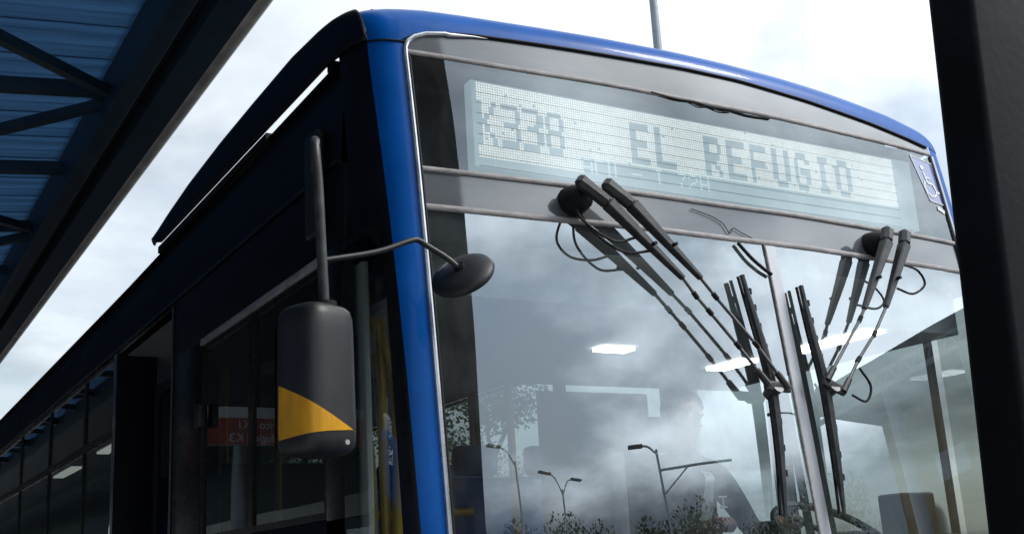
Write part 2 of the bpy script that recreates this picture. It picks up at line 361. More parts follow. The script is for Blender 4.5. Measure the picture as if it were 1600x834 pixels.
# blue corner pillars and black corner behind them
def tb(z): return interp(z, [1.0, 1.7, 2.1, 2.5, 2.9, 3.05, 3.15], [.29, .30, .33, .38, .45, .48, .48])
for side in (0, 1):
    grid('corner_pillar', lambda u, v: corner(tb(v)*u, v, side)+Vector((0, -0.002, 0)), lin(0, 1, 10), lin(0.5, 3.156, 60), M['blue'], bus)
    grid('corner_trim', lambda u, v: corner(tb(v)-.04+(0.56-tb(v))*u, v, side), lin(0, 1, 6), lin(0.5, 2.545, 40), M['black'], bus)
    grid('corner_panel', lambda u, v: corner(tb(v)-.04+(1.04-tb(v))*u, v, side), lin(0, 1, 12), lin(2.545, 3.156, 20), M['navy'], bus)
    # quarter window wraps the corner
    grid('quarter_window', lambda u, v: corner(.52+.48*u, v, side) if u <= 1 else Vector((0 if side == 0 else 2.61, ye(v)+.18+(u-1)*(.205-(ye(v)+.18)), v)),
         lin(0, 2, 18), lin(1.5, 2.545, 24), M['quart'], bus)
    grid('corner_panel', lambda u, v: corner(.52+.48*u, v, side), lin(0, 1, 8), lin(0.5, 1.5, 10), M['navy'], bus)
# rounded head of the quarter window : black surround
def quart_head(u, v):
    t = .52+.48*u if u <= 1 else 1
    z0 = 2.548-0.10*max(0, 1-u/0.45)**2*1.0-0.075*max(0, (u-1.55)/0.45)**2
    z = z0-0.035*(1-v)*0+(2.552-z0)*v
    p = corner(t, z) if u <= 1 else Vector((0, ye(z)+.18+(u-1)*(.205-(ye(z)+.18)), z))
    return p+Vector((-0.002, -0.002, -0.02 if v == 0 else 0))
grid('window_head', quart_head, lin(0, 2, 30), [0, 1], M['black'], bus)

# blue roof cap over the front
def cap(u, v):
    if u < 0: b = corner(-u, 3.147)+Vector((0, -0.004, 0)); x = b.x
    elif u > 1: b = corner(u-1, 3.138, 1)+Vector((0, -0.004, 0)); x = b.x
    else:
        x = .13+u*2.35; z = ztop(x)+.003; b = Vector((x, yg(x, z)-0.006, z))
    zr = rz(x)
    inx = (0.06*(-u) if u < 0 else (-0.10*(u-1) if u > 1 else 0))
    p1 = Vector((x, b.y+.012, zr-.004)); p2 = Vector((x+inx*1.3, .36, zr+.035))
    if u < 0:
        k = -u
        p1 = Vector((.13, b.y+.012, rz(.13)-.004)).lerp(Vector((-.008, .22, 3.300)), k); p1.x = b.x-.004*k; p1.y = b.y+.012+.02*k
        p2 = Vector((.13, .36, rz(.13)+.035)).lerp(Vector((.045, .34, 3.338)), k)
    return b*(1-v)**2+p1*2*v*(1-v)+p2*v*v
us = [-tb(3.15)*(1-i/8) for i in range(8)]+lin(0, 1, 60)+[1+.5*i/8 for i in range(1, 9)]
cp = grid('roof_cap', cap, us, [i/16 for i in range(17)], M['blue'], bus)
# dark lip beneath the cap along the glass head
bead('cap_lip', [(x, yg(x, ztop(x))-.004, ztop(x)-.001) for x in lin(.20, 2.46, 60)], .0055, M['navy'])
bead('cap_joint', [corner(tb(3.147)*(1-i/8), 3.146)+Vector((-.001, -.004, 0)) for i in range(9)]+[(.15, yg(.15, 3.15)-.003, 3.148)], .0035, M['black'])

# dark side fairing that runs back from the cap
FY = [.34, .45, .695, 1.118, 1.53, 2.012, 2.35, 2.55, 2.64, 2.68]
FZ = [3.338, 3.351, 3.369, 3.366, 3.358, 3.333, 3.298, 3.268, 3.25, 3.225]
def fair(k, v):
    if k < 0:
        q = cap(k, v); return q
    y = .18+k*2.29; yt = .34+k*2.33; zt = interp(yt, FY, FZ)
    bot = Vector((0, y, 3.147+.011*min(1, k*30)+.05*max(0, (k-.94)/.06)**2))
    p1 = Vector((-.008, .22+(y*.6+yt*.4-.244), bot.z+(zt-bot.z)*.80)); p2 = Vector((.045, yt, zt))
    return bot*(1-v)**2+p1*2*v*(1-v)+p2*v*v
t0_ = tb(3.15)
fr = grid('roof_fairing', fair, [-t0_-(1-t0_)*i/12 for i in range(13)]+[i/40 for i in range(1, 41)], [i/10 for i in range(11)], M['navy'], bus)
m_ = fr.modifiers.new('solid', 'SOLIDIFY'); m_.thickness = 0.012; m_.offset = -1
MB().lohi((.004, .88, 3.128), (.03, 2.44, 3.160)).build('fairing_rail', M['rubber'], bus)
MB().lohi((.002, .24, 3.14), (.03, .285, 3.165)).build('fairing_bracket', M['black'], bus)
# roof skin
def roof(u, v):
    x = v*2.61; e = abs(v-.5)*2
    return Vector((x, .18+u*(11.8-.18), 3.135-.03*min(1, u*4)+0.10*(1-e**4)))
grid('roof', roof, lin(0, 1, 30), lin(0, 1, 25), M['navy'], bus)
MB().lohi((.55, .55, 3.15), (2.06, 2.3, 3.29)).build('roof_pod', M['navy'], bus, bevel=0.05)

# side walls : x = 0 (towards the station) and x = 2.61
def sidebox(name, side, y0, y1, z0, z1, mat, d0=0.0, d1=.045, bev=0.004, parent=bus):
    if side == 0: lo, hi = (d0, y0, z0), (d1, y1, z1)
    else: lo, hi = (2.61-d1, y0, z0), (2.61-d0, y1, z1)
    return MB().lohi(lo, hi).build(name, mat, parent, bevel=bev)
def sidewin(side, y0, y1, z0, z1, d=0.012, name='window', fr_=0.022, gmat=None, fmat=None):
    x = d if side == 0 else 2.61-d
    w = mesh(name, [(x, y0, z0), (x, y1, z0), (x, y1, z1), (x, y0, z1)], [(0, 1, 2, 3)], gmat or M['side'], bus)
    f = MB()
    for (a, b, c, e) in ((y0, y1, z0, z0+fr_), (y0, y1, z1-fr_, z1), (y0, y0+fr_, z0+fr_, z1-fr_), (y1-fr_, y1, z0+fr_, z1-fr_)):
        lo, hi = ((d-.008, a, c), (d+.02, b, e)) if side == 0 else ((2.61-d-.02, a, c), (2.61-d+.008, b, e))
        f.lohi(lo, hi)
    f.build('frame', fmat or M['black'], w); return w
# --- station side
S0 = .125
def cove(u, v):
    y = S0+.05+u*(11.8-S0-.05); return Vector((.03*v*v, y, 2.822+(3.132-2.822)*v-(.03 if y > 2.5 else 0)*v*min(1, max(0, y-2.5))))
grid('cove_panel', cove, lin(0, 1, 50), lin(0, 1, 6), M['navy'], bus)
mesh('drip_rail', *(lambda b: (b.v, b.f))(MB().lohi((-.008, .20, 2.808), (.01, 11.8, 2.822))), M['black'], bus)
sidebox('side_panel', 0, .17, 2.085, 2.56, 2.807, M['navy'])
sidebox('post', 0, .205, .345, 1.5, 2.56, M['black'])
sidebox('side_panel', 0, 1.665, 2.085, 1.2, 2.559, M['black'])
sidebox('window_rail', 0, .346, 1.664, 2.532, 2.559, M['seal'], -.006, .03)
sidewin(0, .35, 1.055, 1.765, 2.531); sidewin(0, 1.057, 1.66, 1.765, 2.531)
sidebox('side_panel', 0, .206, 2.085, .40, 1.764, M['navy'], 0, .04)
MB().lohi((-.03, 1.60, 2.20), (.0, 1.65, 2.29)).build('door_latch', M['plastic'], bus, bevel=.006)
# door opening
for yy in (2.087, 3.215):
    sidebox('door_jamb', 0, yy, yy+.035, .40, 2.806, M['navy'], 0, .20)
sidebox('door_header', 0, 2.123, 3.214, 2.79, 2.806, M['black'], 0, .2)
sidebox('door_post', 0, 2.100, 2.118, 1.2, 2.80, M['wmetal'], -.006, .0, bev=.002)
dl = sidewin(0, 2.16, 2.72, .55, 2.62, d=.17, name='door_leaf', fr_=.05, fmat=M['dark'])
dl = sidewin(0, 2.74, 3.19, .55, 2.62, d=.19, name='door_leaf', fr_=.05, fmat=M['dark'])
MB().tube(curve([(.15, 2.25, 1.3), (.13, 2.24, 1.6), (.13, 2.24, 2.2), (.15, 2.25, 2.5)]), .014).build('door_handle', M['rail'], bus, smooth=True)
# windows further back
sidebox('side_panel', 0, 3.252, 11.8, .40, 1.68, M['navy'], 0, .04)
sidebox('side_panel', 0, 3.252, 3.30, 1.68, 2.806, M['header'], -.004, .045)
ys = [3.32, 4.10, 5.30, 6.60, 8.0, 9.4, 10.8, 11.7]
for a, b in zip(ys[:-1], ys[1:]):
    sidewin(0, a+.006, b-.006, 1.69, 2.385, fr_=.014); sidewin(0, a+.006, b-.006, 2.40, 2.80, fr_=.02)
    sidebox('window_bar', 0, a+.006, b-.006, 2.386, 2.399, M['plastic'], -.003, .03, bev=.002)
# --- far side
sidebox('side_panel', 1, .125, 11.8, .4, 1.60, M['blue'], 0, .04)
sidebox('side_panel', 1, .125, 11.8, 2.78, 3.12, M['blue'], 0, .04)
yy = [.20, 1.15, 1.95, 3.0, 4.1, 5.2, 6.3, 7.4, 8.5, 9.6, 10.7, 11.7]
for i, (a, b) in enumerate(zip(yy[:-1], yy[1:])):
    sidewin(1, a+.03, b-.03, 1.61, 2.77, gmat=M['clear'])
    sidebox('post', 1, b-.03, b+.03, 1.601, 2.779, M['liner'])
# rear wall, floor, ceilings
MB().lohi((.0, 11.8, .4), (2.61, 11.9, 3.13)).build('rear_panel', M['navy'], bus, bevel=.03)
MB().lohi((.05, 0.0, .90), (2.56, 11.79, .98)).build('cabin_floor', M['floor_'], bus)
MB().lohi((.05, 1.36, 2.785), (2.56, 11.79, 2.80)).build('ceiling', M['liner'], bus)
MB().lohi((.14, .02, 2.372), (2.48, 1.35, 2.40)).build('cab_ceiling', M['cabin'], bus)
MB().lohi((.14, .001, 2.372), (2.48, .019, 2.60)).build('cab_valance', M['cabin'], bus)
MB().lohi((.14, 1.352, 2.372), (2.56, 1.37, 2.784)).build('bulkhead', M['liner'], bus)
MB().lohi((.13, .22, 2.53), (2.49, .24, 3.36)).build('sign_housing', M['signback'], bus)
for x_ in (.125, 2.475): MB().lohi((x_, .05, 2.616), (x_+.012, .219, 3.195)).build('sign_cheek', M['signback'], bus)
MB().lohi((.13, .035, 3.122), (2.49, .219, 3.132)).build('sign_roof', M['signback'], bus)
MB().lohi((.13, .02, 2.60), (2.49, .219, 2.615)).build('sign_shelf', M['signback'], bus)
for (x0, y0, x1, y1) in ((1.985, .005, 2.075, .42), (1.915, .62, 2.01, .84), (1.165, .53, 1.31, .60)):
    MB().lohi((x0, y0, 2.358), (x1, y1, 2.371)).build('cab_light', M['lamp'], bus)
for y0 in (6.6, 8.8):
    MB().lohi((.75, y0, 2.765), (.85, y0+1.0, 2.784)).build('saloon_light', M['lampw'], bus)

# front apron, bumper and lamps under the glass
def apron(u, v): return front(u, v)
grid('front_apron', apron, lin(0, 1, 40), lin(.5, 1.115, 8), M['blue'], bus)
grid('bumper', lambda u, v: front(u, .5)+Vector((0, -.05 if -.1 < u < 1.1 else 0.0, v-.5)), lin(-1, 2, 60), lin(.28, .62, 5), M['plastic'], bus, thick=.04)
for xx in (.36, 2.25):
    hl = MB().lohi((xx-.17, yg(xx, .75)-.03, .66), (xx+.17, yg(xx, .75)+.06, .84)).build('headlight', M['lens'], bus, bevel=.03)
for (yy_, ) in ((1.0,), (8.6,)):
    for xx in (.16, 2.45):
        w = MB().tube([(xx-.14, yy_-.0, .49), (xx+.14, yy_, .49)], .49, 28).build('wheel', M['tyre'], bus, smooth=True)
        MB().tube([(xx-.145, yy_, .49), (xx+.145, yy_, .49)], .29, 20).build('rim', M['rim'], w, smooth=True)

# ------------------------------------------------------------------ route sign
sb = MB().lohi((.395, .064, 2.805), (2.43, .11, 3.098)).build('display_board', M['board'], bus, bevel=.003)
FONT = {'K': ['10001', '10010', '10100', '11000', '10100', '10010', '10001'], '3': ['11110', '00001', '00001', '01110', '00001', '00001', '11110'],
        '8': ['01110', '10001', '10001', '01110', '10001', '10001', '01110'], 'E': ['11111', '10000', '10000', '11110', '10000', '10000', '11111'],
        'L': ['10000', '10000', '10000', '10000', '10000', '10000', '11111'], 'R': ['11110', '10001', '10001', '11110', '10100', '10010', '10001'],
        'F': ['11111', '10000', '10000', '11110', '10000', '10000', '10000'], 'U': ['10001', '10001', '10001', '10001', '10001', '10001', '01110'],
        'G': ['01110', '10001', '10000', '10111', '10001', '10001', '01110'], 'I': ['01110', '00100', '00100', '00100', '00100', '00100', '01110'],
        'O': ['01110', '10001', '10001', '10001', '10001', '10001', '01110'], ' ': ['00000']*7,
        'A': ['01110', '10001', '10001', '11111', '10001', '10001', '10001'], '-': ['00000', '00000', '00000', '11111', '00000', '00000', '00000'],
        '7': ['11111', '00001', '00010', '00100', '01000', '01000', '01000'], '2': ['01110', '10001', '00001', '00110', '01000', '10000', '11111'],
        'H': ['10001', '10001', '10001', '11111', '10001', '10001', '10001'], 'D': ['11110', '10001', '10001', '10001', '10001', '10001', '11110']}
PIT = .0088
NX, NZ = int((2.325-.415)/PIT), int((3.088-2.832)/PIT)
dark = np.zeros((NX, NZ), bool); lit2 = np.zeros((NX, NZ), bool)
def put(ch, x, ztop_, w, h, arr, bold=0.0):
    for i in range(NX):
        for k in range(NZ):
            px, pz = .415+i*PIT, 3.088-k*PIT
            u, v = (px-x)/w, (ztop_-pz)/h
            if -bold <= u <= 1+bold and 0 <= v < 1:
                for du in (-bold, 0, bold):
                    uu = min(.999, max(0, u+du)); 
                    if FONT[ch][int(v*7)][int(uu*5)] == '1': arr[i, k] = True
for n_, ch in enumerate('K338'): put(ch, .416+n_*.084, 3.032, .066, .148, dark, .05)
for n_, ch in enumerate('EL REFUGIO'): put(ch, 1.012+n_*.109, 3.045, .074, .142, dark, .06)
for n_, ch in enumerate('A0U - 1 72H'.replace('0', 'D').replace('1', 'I')): put(ch, .80+n_*.050, 2.886, .040, .052, lit2, 0)
mb, mb2 = MB(), MB()
def dot(b, x, z, r):
    y = .0615; b.add([(x-r, y, z-r), (x+r, y, z-r), (x+r, y, z+r), (x-r, y, z+r)], [(0, 1, 2, 3)])
for i in range(NX):
    for k in range(NZ):
        x, z = .415+i*PIT, 3.088-k*PIT
        if x > .80 and z < 2.893:
            if lit2[i, k]: dot(mb2, x, z, .0027)
            continue
        if dark[i, k]: continue
        if rng.random() < .004: continue
        dot(mb, x, z, .0027*rng.uniform(.9, 1.1))
tag(mb.build('diode_field', M['led'], sb), kind='stuff'); tag(mb2.build('diode_row', M['ledc'], sb), kind='stuff')
for k in range(8):
    z = 3.088-(k*4+3.5)*PIT
    MB().lohi((.41, .0622, z-.0008), (2.33, .0638, z+.0008)).build('module_joint', M['signback'], sb)
# access plate behind the far end of the destination glass
def onpane(x, z, d): return Vector((x, yg(x, z)+d, z))
A = [(2.330, 3.085), (2.462, 3.068), (2.468, 2.885), (2.380, 2.893)]
ip = mesh('access_plate', [onpane(x, z, -.0015) for x, z in A], [(0, 1, 2, 3)], M['icon'], bus)
def seg(name, pts, w, parent, mat, d=-.003):
    b = MB()
    for (a, c) in zip(pts[:-1], pts[1:]):
        dx, dz = c[0]-a[0], c[1]-a[1]; L = math.hypot(dx, dz); nx, nz = -dz/L*w/2, dx/L*w/2
        b.add([onpane(a[0]+nx, a[1]+nz, d), onpane(a[0]-nx, a[1]-nz, d), onpane(c[0]-nx, c[1]-nz, d), onpane(c[0]+nx, c[1]+nz, d)], [(0, 1, 2, 3)])
    return b.build(name, mat, parent)
cx, cz = 2.41, 2.985
seg('symbol_body', [(cx-.022, cz+.035), (cx-.014, cz-.012), (cx+.018, cz-.014), (cx+.034, cz-.052), (cx+.048, cz-.046)], .010, ip, M['white'])
seg('symbol_arm', [(cx-.018, cz+.012), (cx+.012, cz+.010)], .008, ip, M['white'])
seg('symbol_wheel', [(cx-.004+.036*math.cos(a), cz-.034+.036*math.sin(a)) for a in np.linspace(R_(130), R_(350), 14)], .009, ip, M['white'])
mesh('symbol_head', [onpane(cx-.024+.011*math.cos(a), cz+.054+.011*math.sin(a), -.003) for a in np.linspace(0, 2*math.pi, 13)[:-1]], [tuple(range(12))], M['white'], ip)
mesh('plate_edge', [onpane(x, z, -.0025) for x, z in ((2.448, 3.068), (2.462, 3.068), (2.468, 2.885), (2.456, 2.886))], [(0, 1, 2, 3)], M['iconb'], ip)
seg('plate_border', [A[0], A[1], A[2], A[3], A[0]], .004, ip, M['white'])
seg('white_mark', [(2.415, 2.868), (2.455, 2.852)], .018, bus, M['white'])

# ------------------------------------------------------------------ wipers
def gp(x, z, h): return Vector((x, yg(x, z)-h, z))
def wiper(hub, a, b, caps, br, blade, hoses):
    root = MB()
    root.tube([gp(hub[0], hub[1], -.01), gp(hub[0], hub[1], .03), gp(hub[0]+.01, hub[1], .06)], [.050, .046, .034], 16)
    w = root.build('wiper', M['rubber'], bus, smooth=True)
    for pts, rad in ((a, None), (b, None)):
        # head casting, long tapered channel, thin rod
        P = [Vector(q) for q in pts]
        c = MB(); d = (P[2]-P[1]).normalized()
        nrm = Vector((0, -1, .1)); n = len(P)
        def blk(p, q, w0, w1, h0, h1, name, mat, bev=.005):
            d_ = (q-p).normalized(); xx = d_.cross(nrm).normalized(); yv = xx.cross(d_)
            vs = []
            for (pt, ww, hh) in ((p, w0, h0), (q, w1, h1)):
                vs += [pt+xx*ww/2+yv*hh/2, pt-xx*ww/2+yv*hh/2, pt-xx*ww/2-yv*hh/2, pt+xx*ww/2-yv*hh/2]
            return MB().add(vs, [(0, 1, 2, 3), (7, 6, 5, 4), (0, 4, 5, 1), (1, 5, 6, 2), (2, 6, 7, 3), (3, 7, 4, 0)]).build(name, mat, w, bevel=bev, seg=1, flat=True)
        blk(P[0], P[1], .046, .038, .040, .044, 'arm_head', M['wiper'], .012)
        ar = blk(P[1]-(P[2]-P[1])*.02, P[2], .035, .016, .040, .020, 'arm_channel', M['wiper'], .004)
        rod = MB().tube([P[2]-(P[2]-P[1])*.1]+P[2:], .0056, 8).build('arm_rod', M['wmetal'], w, smooth=True)
        for q in P[3:-1]:
            k = P.index(q); d_ = (P[k]-P[k-1]).normalized(); MB().tube([q-d_*.012, q+d_*.012], .0082, 8).build('rod_clip', M['rubber'], w, smooth=True)
        e = P[-1]; d_ = (P[-1]-P[-2]).normalized(); MB().tube([e-d_*.06, e], [.010, .012], 8).build('rod_end', M['wiper'], w, smooth=True)
        tm = P[1].lerp(P[2], .55); MB().tube([tm+Vector((0, -.03, 0)), tm+Vector((0, -.012, 0))], .006, 8).build('pin', M['rubber'], w)
    B0, B1 = Vector(a[-1]), Vector(b[-1]); mid = (B0+B1)/2
    MB().bar(B0+Vector((-.012, .006, 0)), B1+Vector((.012, .006, 0)), .03, .014, (0, 1, 0)).build('bracket', M['wiper'], w, bevel=.004)
    MB().tube([mid+Vector((0, .0, 0)), mid+Vector((0, .05, -.02))], .02, 12).build('bracket_boss', M['wmetal'], w, smooth=True)
    bl = [gp(x, z, .030) for x, z in blade]; C_ = curve(bl, 8)
    n = len(C_); rad = [.006+.010*math.sin(math.pi*min(1, max(0.08, i/(n-1)))) for i in range(n)]
    o = MB().tube([p+Vector((0, -.010, 0)) for p in C_], rad, 8).build('blade_frame', M['wiper'], w, smooth=True)
    MB().tube([p+Vector((.002, .012, 0)) for p in C_], [.0055]*n, 6).build('blade_rubber', M['rubber'], w, smooth=True)
    for k in range(3, n-3, 3):
        MB().box(C_[k]+Vector((.014, -.008, 0)), (.008, .014, .020)).build('blade_claw', M['rubber'], w)
    for h in hoses:
        MB().tube(curve([Vector(q) for q in h], 8), .0042, 8).build('washer_hose', M['rubber'], w, smooth=True)
    return w
wiper((.635, 2.665),
      [gp(.606, 2.712, .085), gp(.705, 2.638, .085), gp(.945, 2.42, .075), gp(.985, 2.37, .07), gp(1.03, 2.32, .07), gp(1.118, 2.218, .07), gp(1.216, 2.096, .07)],
      [gp(.700, 2.712, .085), gp(.792, 2.642, .085), gp(1.015, 2.425, .075), gp(1.063, 2.372, .07), gp(1.194, 2.224, .07), gp(1.294, 2.089, .07)],
      None, None, [(1.218, 2.462), (1.236, 2.314), (1.256, 2.127), (1.243, 1.905), (1.216, 1.705)],
      [[(.615, -.14, 2.64), (.605, -.19, 2.58), (.65, -.21, 2.535), (.72, -.20, 2.52), (.79, -.2, 2.54)],
       [(.64, -.13, 2.62), (.66, -.17, 2.55), (.74, -.2, 2.49), (.84, -.21, 2.50)]])
wiper((1.935, 2.650),
      [gp(1.925, 2.69, .095), gp(1.895, 2.628, .095), gp(1.705, 2.37, .085), gp(1.68, 2.335, .08), gp(1.473, 2.12, .07)],
      [gp(2.022, 2.69, .095), gp(1.992, 2.628, .095), gp(1.82, 2.385, .085), gp(1.737, 2.288, .08), gp(1.64, 2.195, .07), gp(1.536, 2.084, .07)],
      None, None, [(1.473, 2.446), (1.479, 2.285), (1.490, 2.114), (1.479, 1.885), (1.463, 1.704)],
      [[(1.95, -.2, 2.56), (2.03, -.21, 2.54), (2.06, -.21, 2.49), (1.99, -.21, 2.45), (1.90, -.22, 2.46)],
       [(1.60, -.27, 2.16), (1.63, -.28, 2.10), (1.60, -.28, 2.05), (1.55, -.27, 2.07)]])
MB().tube(curve([(1.255, yg(1.255, 2.585)-.012, 2.585), (1.30, yg(1.3, 2.53)-.014, 2.535), (1.345, yg(1.345, 2.5)-.014, 2.502), (1.378, yg(1.378, 2.48)-.012, 2.485)], 6), .006, 8).build('washer_hose', M['rubber'], bus, smooth=True)

# ------------------------------------------------------------------ door mirror
MC = Vector((-.293, -.345, 2.045)); MROT = R_(25)
def msec(a, z):
    """housing outline at angle a and height z, superellipse in plan"""
    hz = (z-MC.z)/.178
    k = max(0.0, 1-abs(hz)**14)**.30*(1-.02*hz)
    c, s = math.cos(a), math.sin(a); n = 3.4
    rx = .082*math.copysign(abs(c)**(2/n), c)*k; ry = .072*math.copysign(abs(s)**(2/n), s)*k
    x = rx*math.cos(MROT)-ry*math.sin(MROT); y = rx*math.sin(MROT)+ry*math.cos(MROT)
    return Vector((MC.x+x, MC.y+y, z))
mir = grid('mirror_housing', lambda u, v: msec(u, MC.z+.178*v), [2*math.pi*i/64 for i in range(65)], [-1, -.995, -.98, -.95, -.9, -.8]+lin(-.65, .65, 12)+[.8, .9, .95, .98, .995, 1], M['plastic'], bus)
grid('mirror_base', lambda u, v: msec(u, MC.z-.178+.066*v)+(msec(u, MC.z-.1)-MC).normalized()*.0012*0+Vector((0, 0, 0)), [0, .01], [0, .01], M['plastic'], mir)
# yellow film on the face that looks forward: a triangle with a slanted upper edge
YE = Vector((.932, -.362, 0))
def yel(u, v):
    a = R_(158)+u*R_(168)
    q0 = (msec(a, MC.z-.05)-Vector((MC.x, MC.y, MC.z-.05))).dot(YE); w = (q0+.105)/.185
    z_lo = MC.z-.143+.023*w; z_hi = max(z_lo, MC.z-.002-.117*w)
    q = msec(a, z_lo+(z_hi-z_lo)*v); d = (q-Vector((MC.x, MC.y, q.z))).normalized()
    return q+d*.0015
grid('yellow_film', yel, lin(0, 1, 60), lin(0, 1, 8), M['yellow'], mir)
mesh('mirror_glass', [Vector((MC.x, MC.y, MC.z))+Matrix.Rotation(MROT, 3, 'Z') @ Vector((x, .0735, z)) for x, z in ((-.06, -.15), (.06, -.15), (.06, .15), (-.06, .15))], [(0, 1, 2, 3)], M['mirror'], mir)
MB().tube(curve([(0.0, .40, 2.84), (-.10, .14, 2.79), (-.20, -.12, 2.725), (-.272, -.305, 2.655), (-.287, -.343, 2.615), (-.282, -.347, 2.52), (-.277, -.348, 2.38), (-.270, -.348, 2.20)], 8), [.0125]*57, 12).build('mirror_arm', M['wiper'], mir, smooth=True)
MB().lohi((-.03, .30, 2.62), (.0, .42, 2.96)).build('mirror_bracket', M['plastic'], mir, bevel=.012)
MB().tube([(-.253, -.424, 1.893), (-.252, -.428, 1.893)], .006, 10).build('screw', M['lens'], mir)
grid('housing_seam', lambda u, v: msec(u, MC.z-.118+v*.003)+(msec(u, MC.z-.118)-Vector((MC.x, MC.y, MC.z-.118))).normalized()*.0008, [math.pi+math.pi*i/40 for i in range(41)], [0, 1], M['rubber'], mir)
MB().tube([(-.272, -.348, 2.215), (-.272, -.348, 2.232)], .030, 14).build('mirror_collar', M['rubber'], mir, smooth=True)
# round kerb mirror on a thin bent rod
dc = Vector((.130, -.30, 2.350)); dn = Vector((-.55, -.42, .60)).normalized()
rod = curve([(-.275, -.345, 2.335), (-.12, -.32, 2.378), (-.015, -.305, 2.422), (.012, -.30, 2.424), (.035, -.30, 2.412), (.085, -.302, 2.386), dc+dn*.012], 6)
dm = MB().tube(rod, .0075, 10).build('kerb_mirror', M['plastic'], bus, smooth=True)
t1 = dn.orthogonal().normalized(); t2 = dn.cross(t1); b = MB(); n = 36
prof = [(.0, .016), (.03, .0155), (.06, .011), (.082, .002), (.088, -.010), (.084, -.018), (.0, -.020)]
vs = [dc+dn*h+(t1*math.cos(2*math.pi*k/n)+t2*math.sin(2*math.pi*k/n))*max(r, 1e-4) for r, h in prof for k in range(n)]
fs = [(i*n+k, i*n+(k+1) % n, (i+1)*n+(k+1) % n, (i+1)*n+k) for i in range(len(prof)-1) for k in range(n)]
mesh('disc', vs, fs, M['plastic'], dm, smooth=True)
vs = [dc-dn*(.0205+.012*(1-(r/.08)**2))+(t1*math.cos(2*math.pi*k/n)+t2*math.sin(2*math.pi*k/n))*r for r in (.08, .06, .04, .02, .001) for k in range(n)]
mesh('disc_glass', vs, [(i*n+k, i*n+(k+1) % n, (i+1)*n+(k+1) % n, (i+1)*n+k) for i in range(4) for k in range(n)], M['mirror'], dm, smooth=True)
MB().tube([dc+dn*.012, dc+dn*.026], .014, 12).build('disc_joint', M['rubber'], dm, smooth=True)

# ------------------------------------------------------------------ cab interior
dash = MB().lohi((.18, .02, 1.35), (2.42, .42, 1.63)).build('dashboard', M['dark'], bus, bevel=.05)
MB().lohi((1.55, .42, 1.30), (2.40, .60, 1.56)).build('instrument_binnacle', M['dark'], bus, bevel=.04)
sw = MB(); ctr = Vector((2.10, .42, 1.65)); n = 32; ax = Vector((0, -.55, .83)); e1 = Vector((1, 0, 0)); e2 = ax.cross(e1).normalized()
sw.tube([ctr+(e1*math.cos(2*math.pi*k/n)+e2*math.sin(2*math.pi*k/n))*.23 for k in range(n+1)], .016, 8, cap=False)
for k in (0, 11, 21): sw.tube([ctr, ctr+(e1*math.cos(2*math.pi*k/n)+e2*math.sin(2*math.pi*k/n))*.22], .012, 6)
sw.build('steering_wheel', M['plastic'], bus, smooth=True)
vb = MB().lohi((2.17, .12, 1.60), (2.35, .24, 1.785)).build('fare_reader', M['plastic'], bus, bevel=.012)
MB().tube(curve([(2.34, .18, 1.735), (2.40, .17, 1.73), (2.43, .17, 1.67), (2.43, .17, 1.5)]), .022, 10).build('reader_bracket', M['cabin'], vb, smooth=True)
# seats : driver and passengers
def seat(x, y, name, mat, zf=.98, face=-1, big=1.0):
    s = MB().lohi((x-.23, y-.22, zf+.42), (x+.23, y+.22, zf+.54)).build(name, mat, bus, bevel=.04)
    MB().lohi((x-.23*big, y-face*.20-.05, zf+.56), (x+.23*big, y-face*.20+.05, zf+1.08)).build('seat_back', mat, s, bevel=.045)
    MB().lohi((x-.13, y-face*.20-.045, zf+1.085), (x+.13, y-face*.20+.045, zf+1.25)).build('headrest', mat, s, bevel=.04)
    MB().lohi((x-.16, y-.15, zf), (x+.16, y+.15, zf+.42)).build('seat_base', M['dark'], s)
    return s
MB().lohi((.055, .17, 1.3), (.075, .275, 2.50)).build('sun_curtain', M['cabin'], bus, bevel=.004)
for pts in ([(.20, .375, 1.3), (.20, .375, 2.50)], [(.20, .37, 2.256), (.20, .56, 2.27)], [(.20, .37, 2.13), (.26, .5, 2.15), (.3, .6, 2.05)], [(.20, .375, 2.40), (.20, .46, 2.47), (.20, .55, 2.56)]):
    MB().tube(curve(pts, 5), .016, 10).build('handrail', M['rail'], bus, smooth=True)
seat(1.93, 1.12, 'driver_seat', M['seatd'], .98, -1, 1.1)
for (sx, sy) in ((.45, 4.0), (.92, 4.0), (1.75, 2.4), (2.2, 2.4), (1.75, 3.4), (2.2, 3.4), (.45, 5.0), (.92, 5.0), (1.75, 4.6), (2.2, 4.6)):
    seat(sx, sy, 'seat', M['seatb'], 1.0)
for pts in ([(1.30, 1.45, .98), (1.30, 1.45, 2.78)], [(.35, 1.75, 1.0), (.35, 1.75, 2.3), (.42, 1.75, 2.6), (.55, 1.75, 2.78)], [(1.2, 3.0, 1.0), (1.2, 3.0, 2.78)], [(.62, 3.4, 1.0), (.62, 3.4, 2.78)],
            [(.30, .70, 1.5), (.30, .70, 1.95), (.27, .70, 2.12), (.18, .70, 2.28)], [(.30, 1.2, 1.82), (.95, 1.2, 1.82)], [(.22, .35, 1.6), (.24, .35, 2.1), (.20, .36, 2.3), (.12, .38, 2.46)]):
    MB().tube(curve(pts, 6), .017, 10).build('handrail', M['rail'], bus, smooth=True)
MB().lohi((1.36, 1.52, .98), (2.50, 1.55, 1.72)).build('partition', M['dark'], bus)
MB().lohi((1.50, 1.525, 1.721), (2.12, 1.545, 2.371)).build('window_blocker', M['dark'], bus)  # dark panel added to dim the bright windows behind the cab
MB().lohi((.20, 2.02, .98), (.66, 2.05, 2.10)).build('door_screen', M['dark'], bus)
MB().tube([(1.47, .92, 1.6), (1.47, .92, 2.02)], .030, 14).build('grab_post', M['cabin'], bus, smooth=True)
setoff((0, 0, 0))

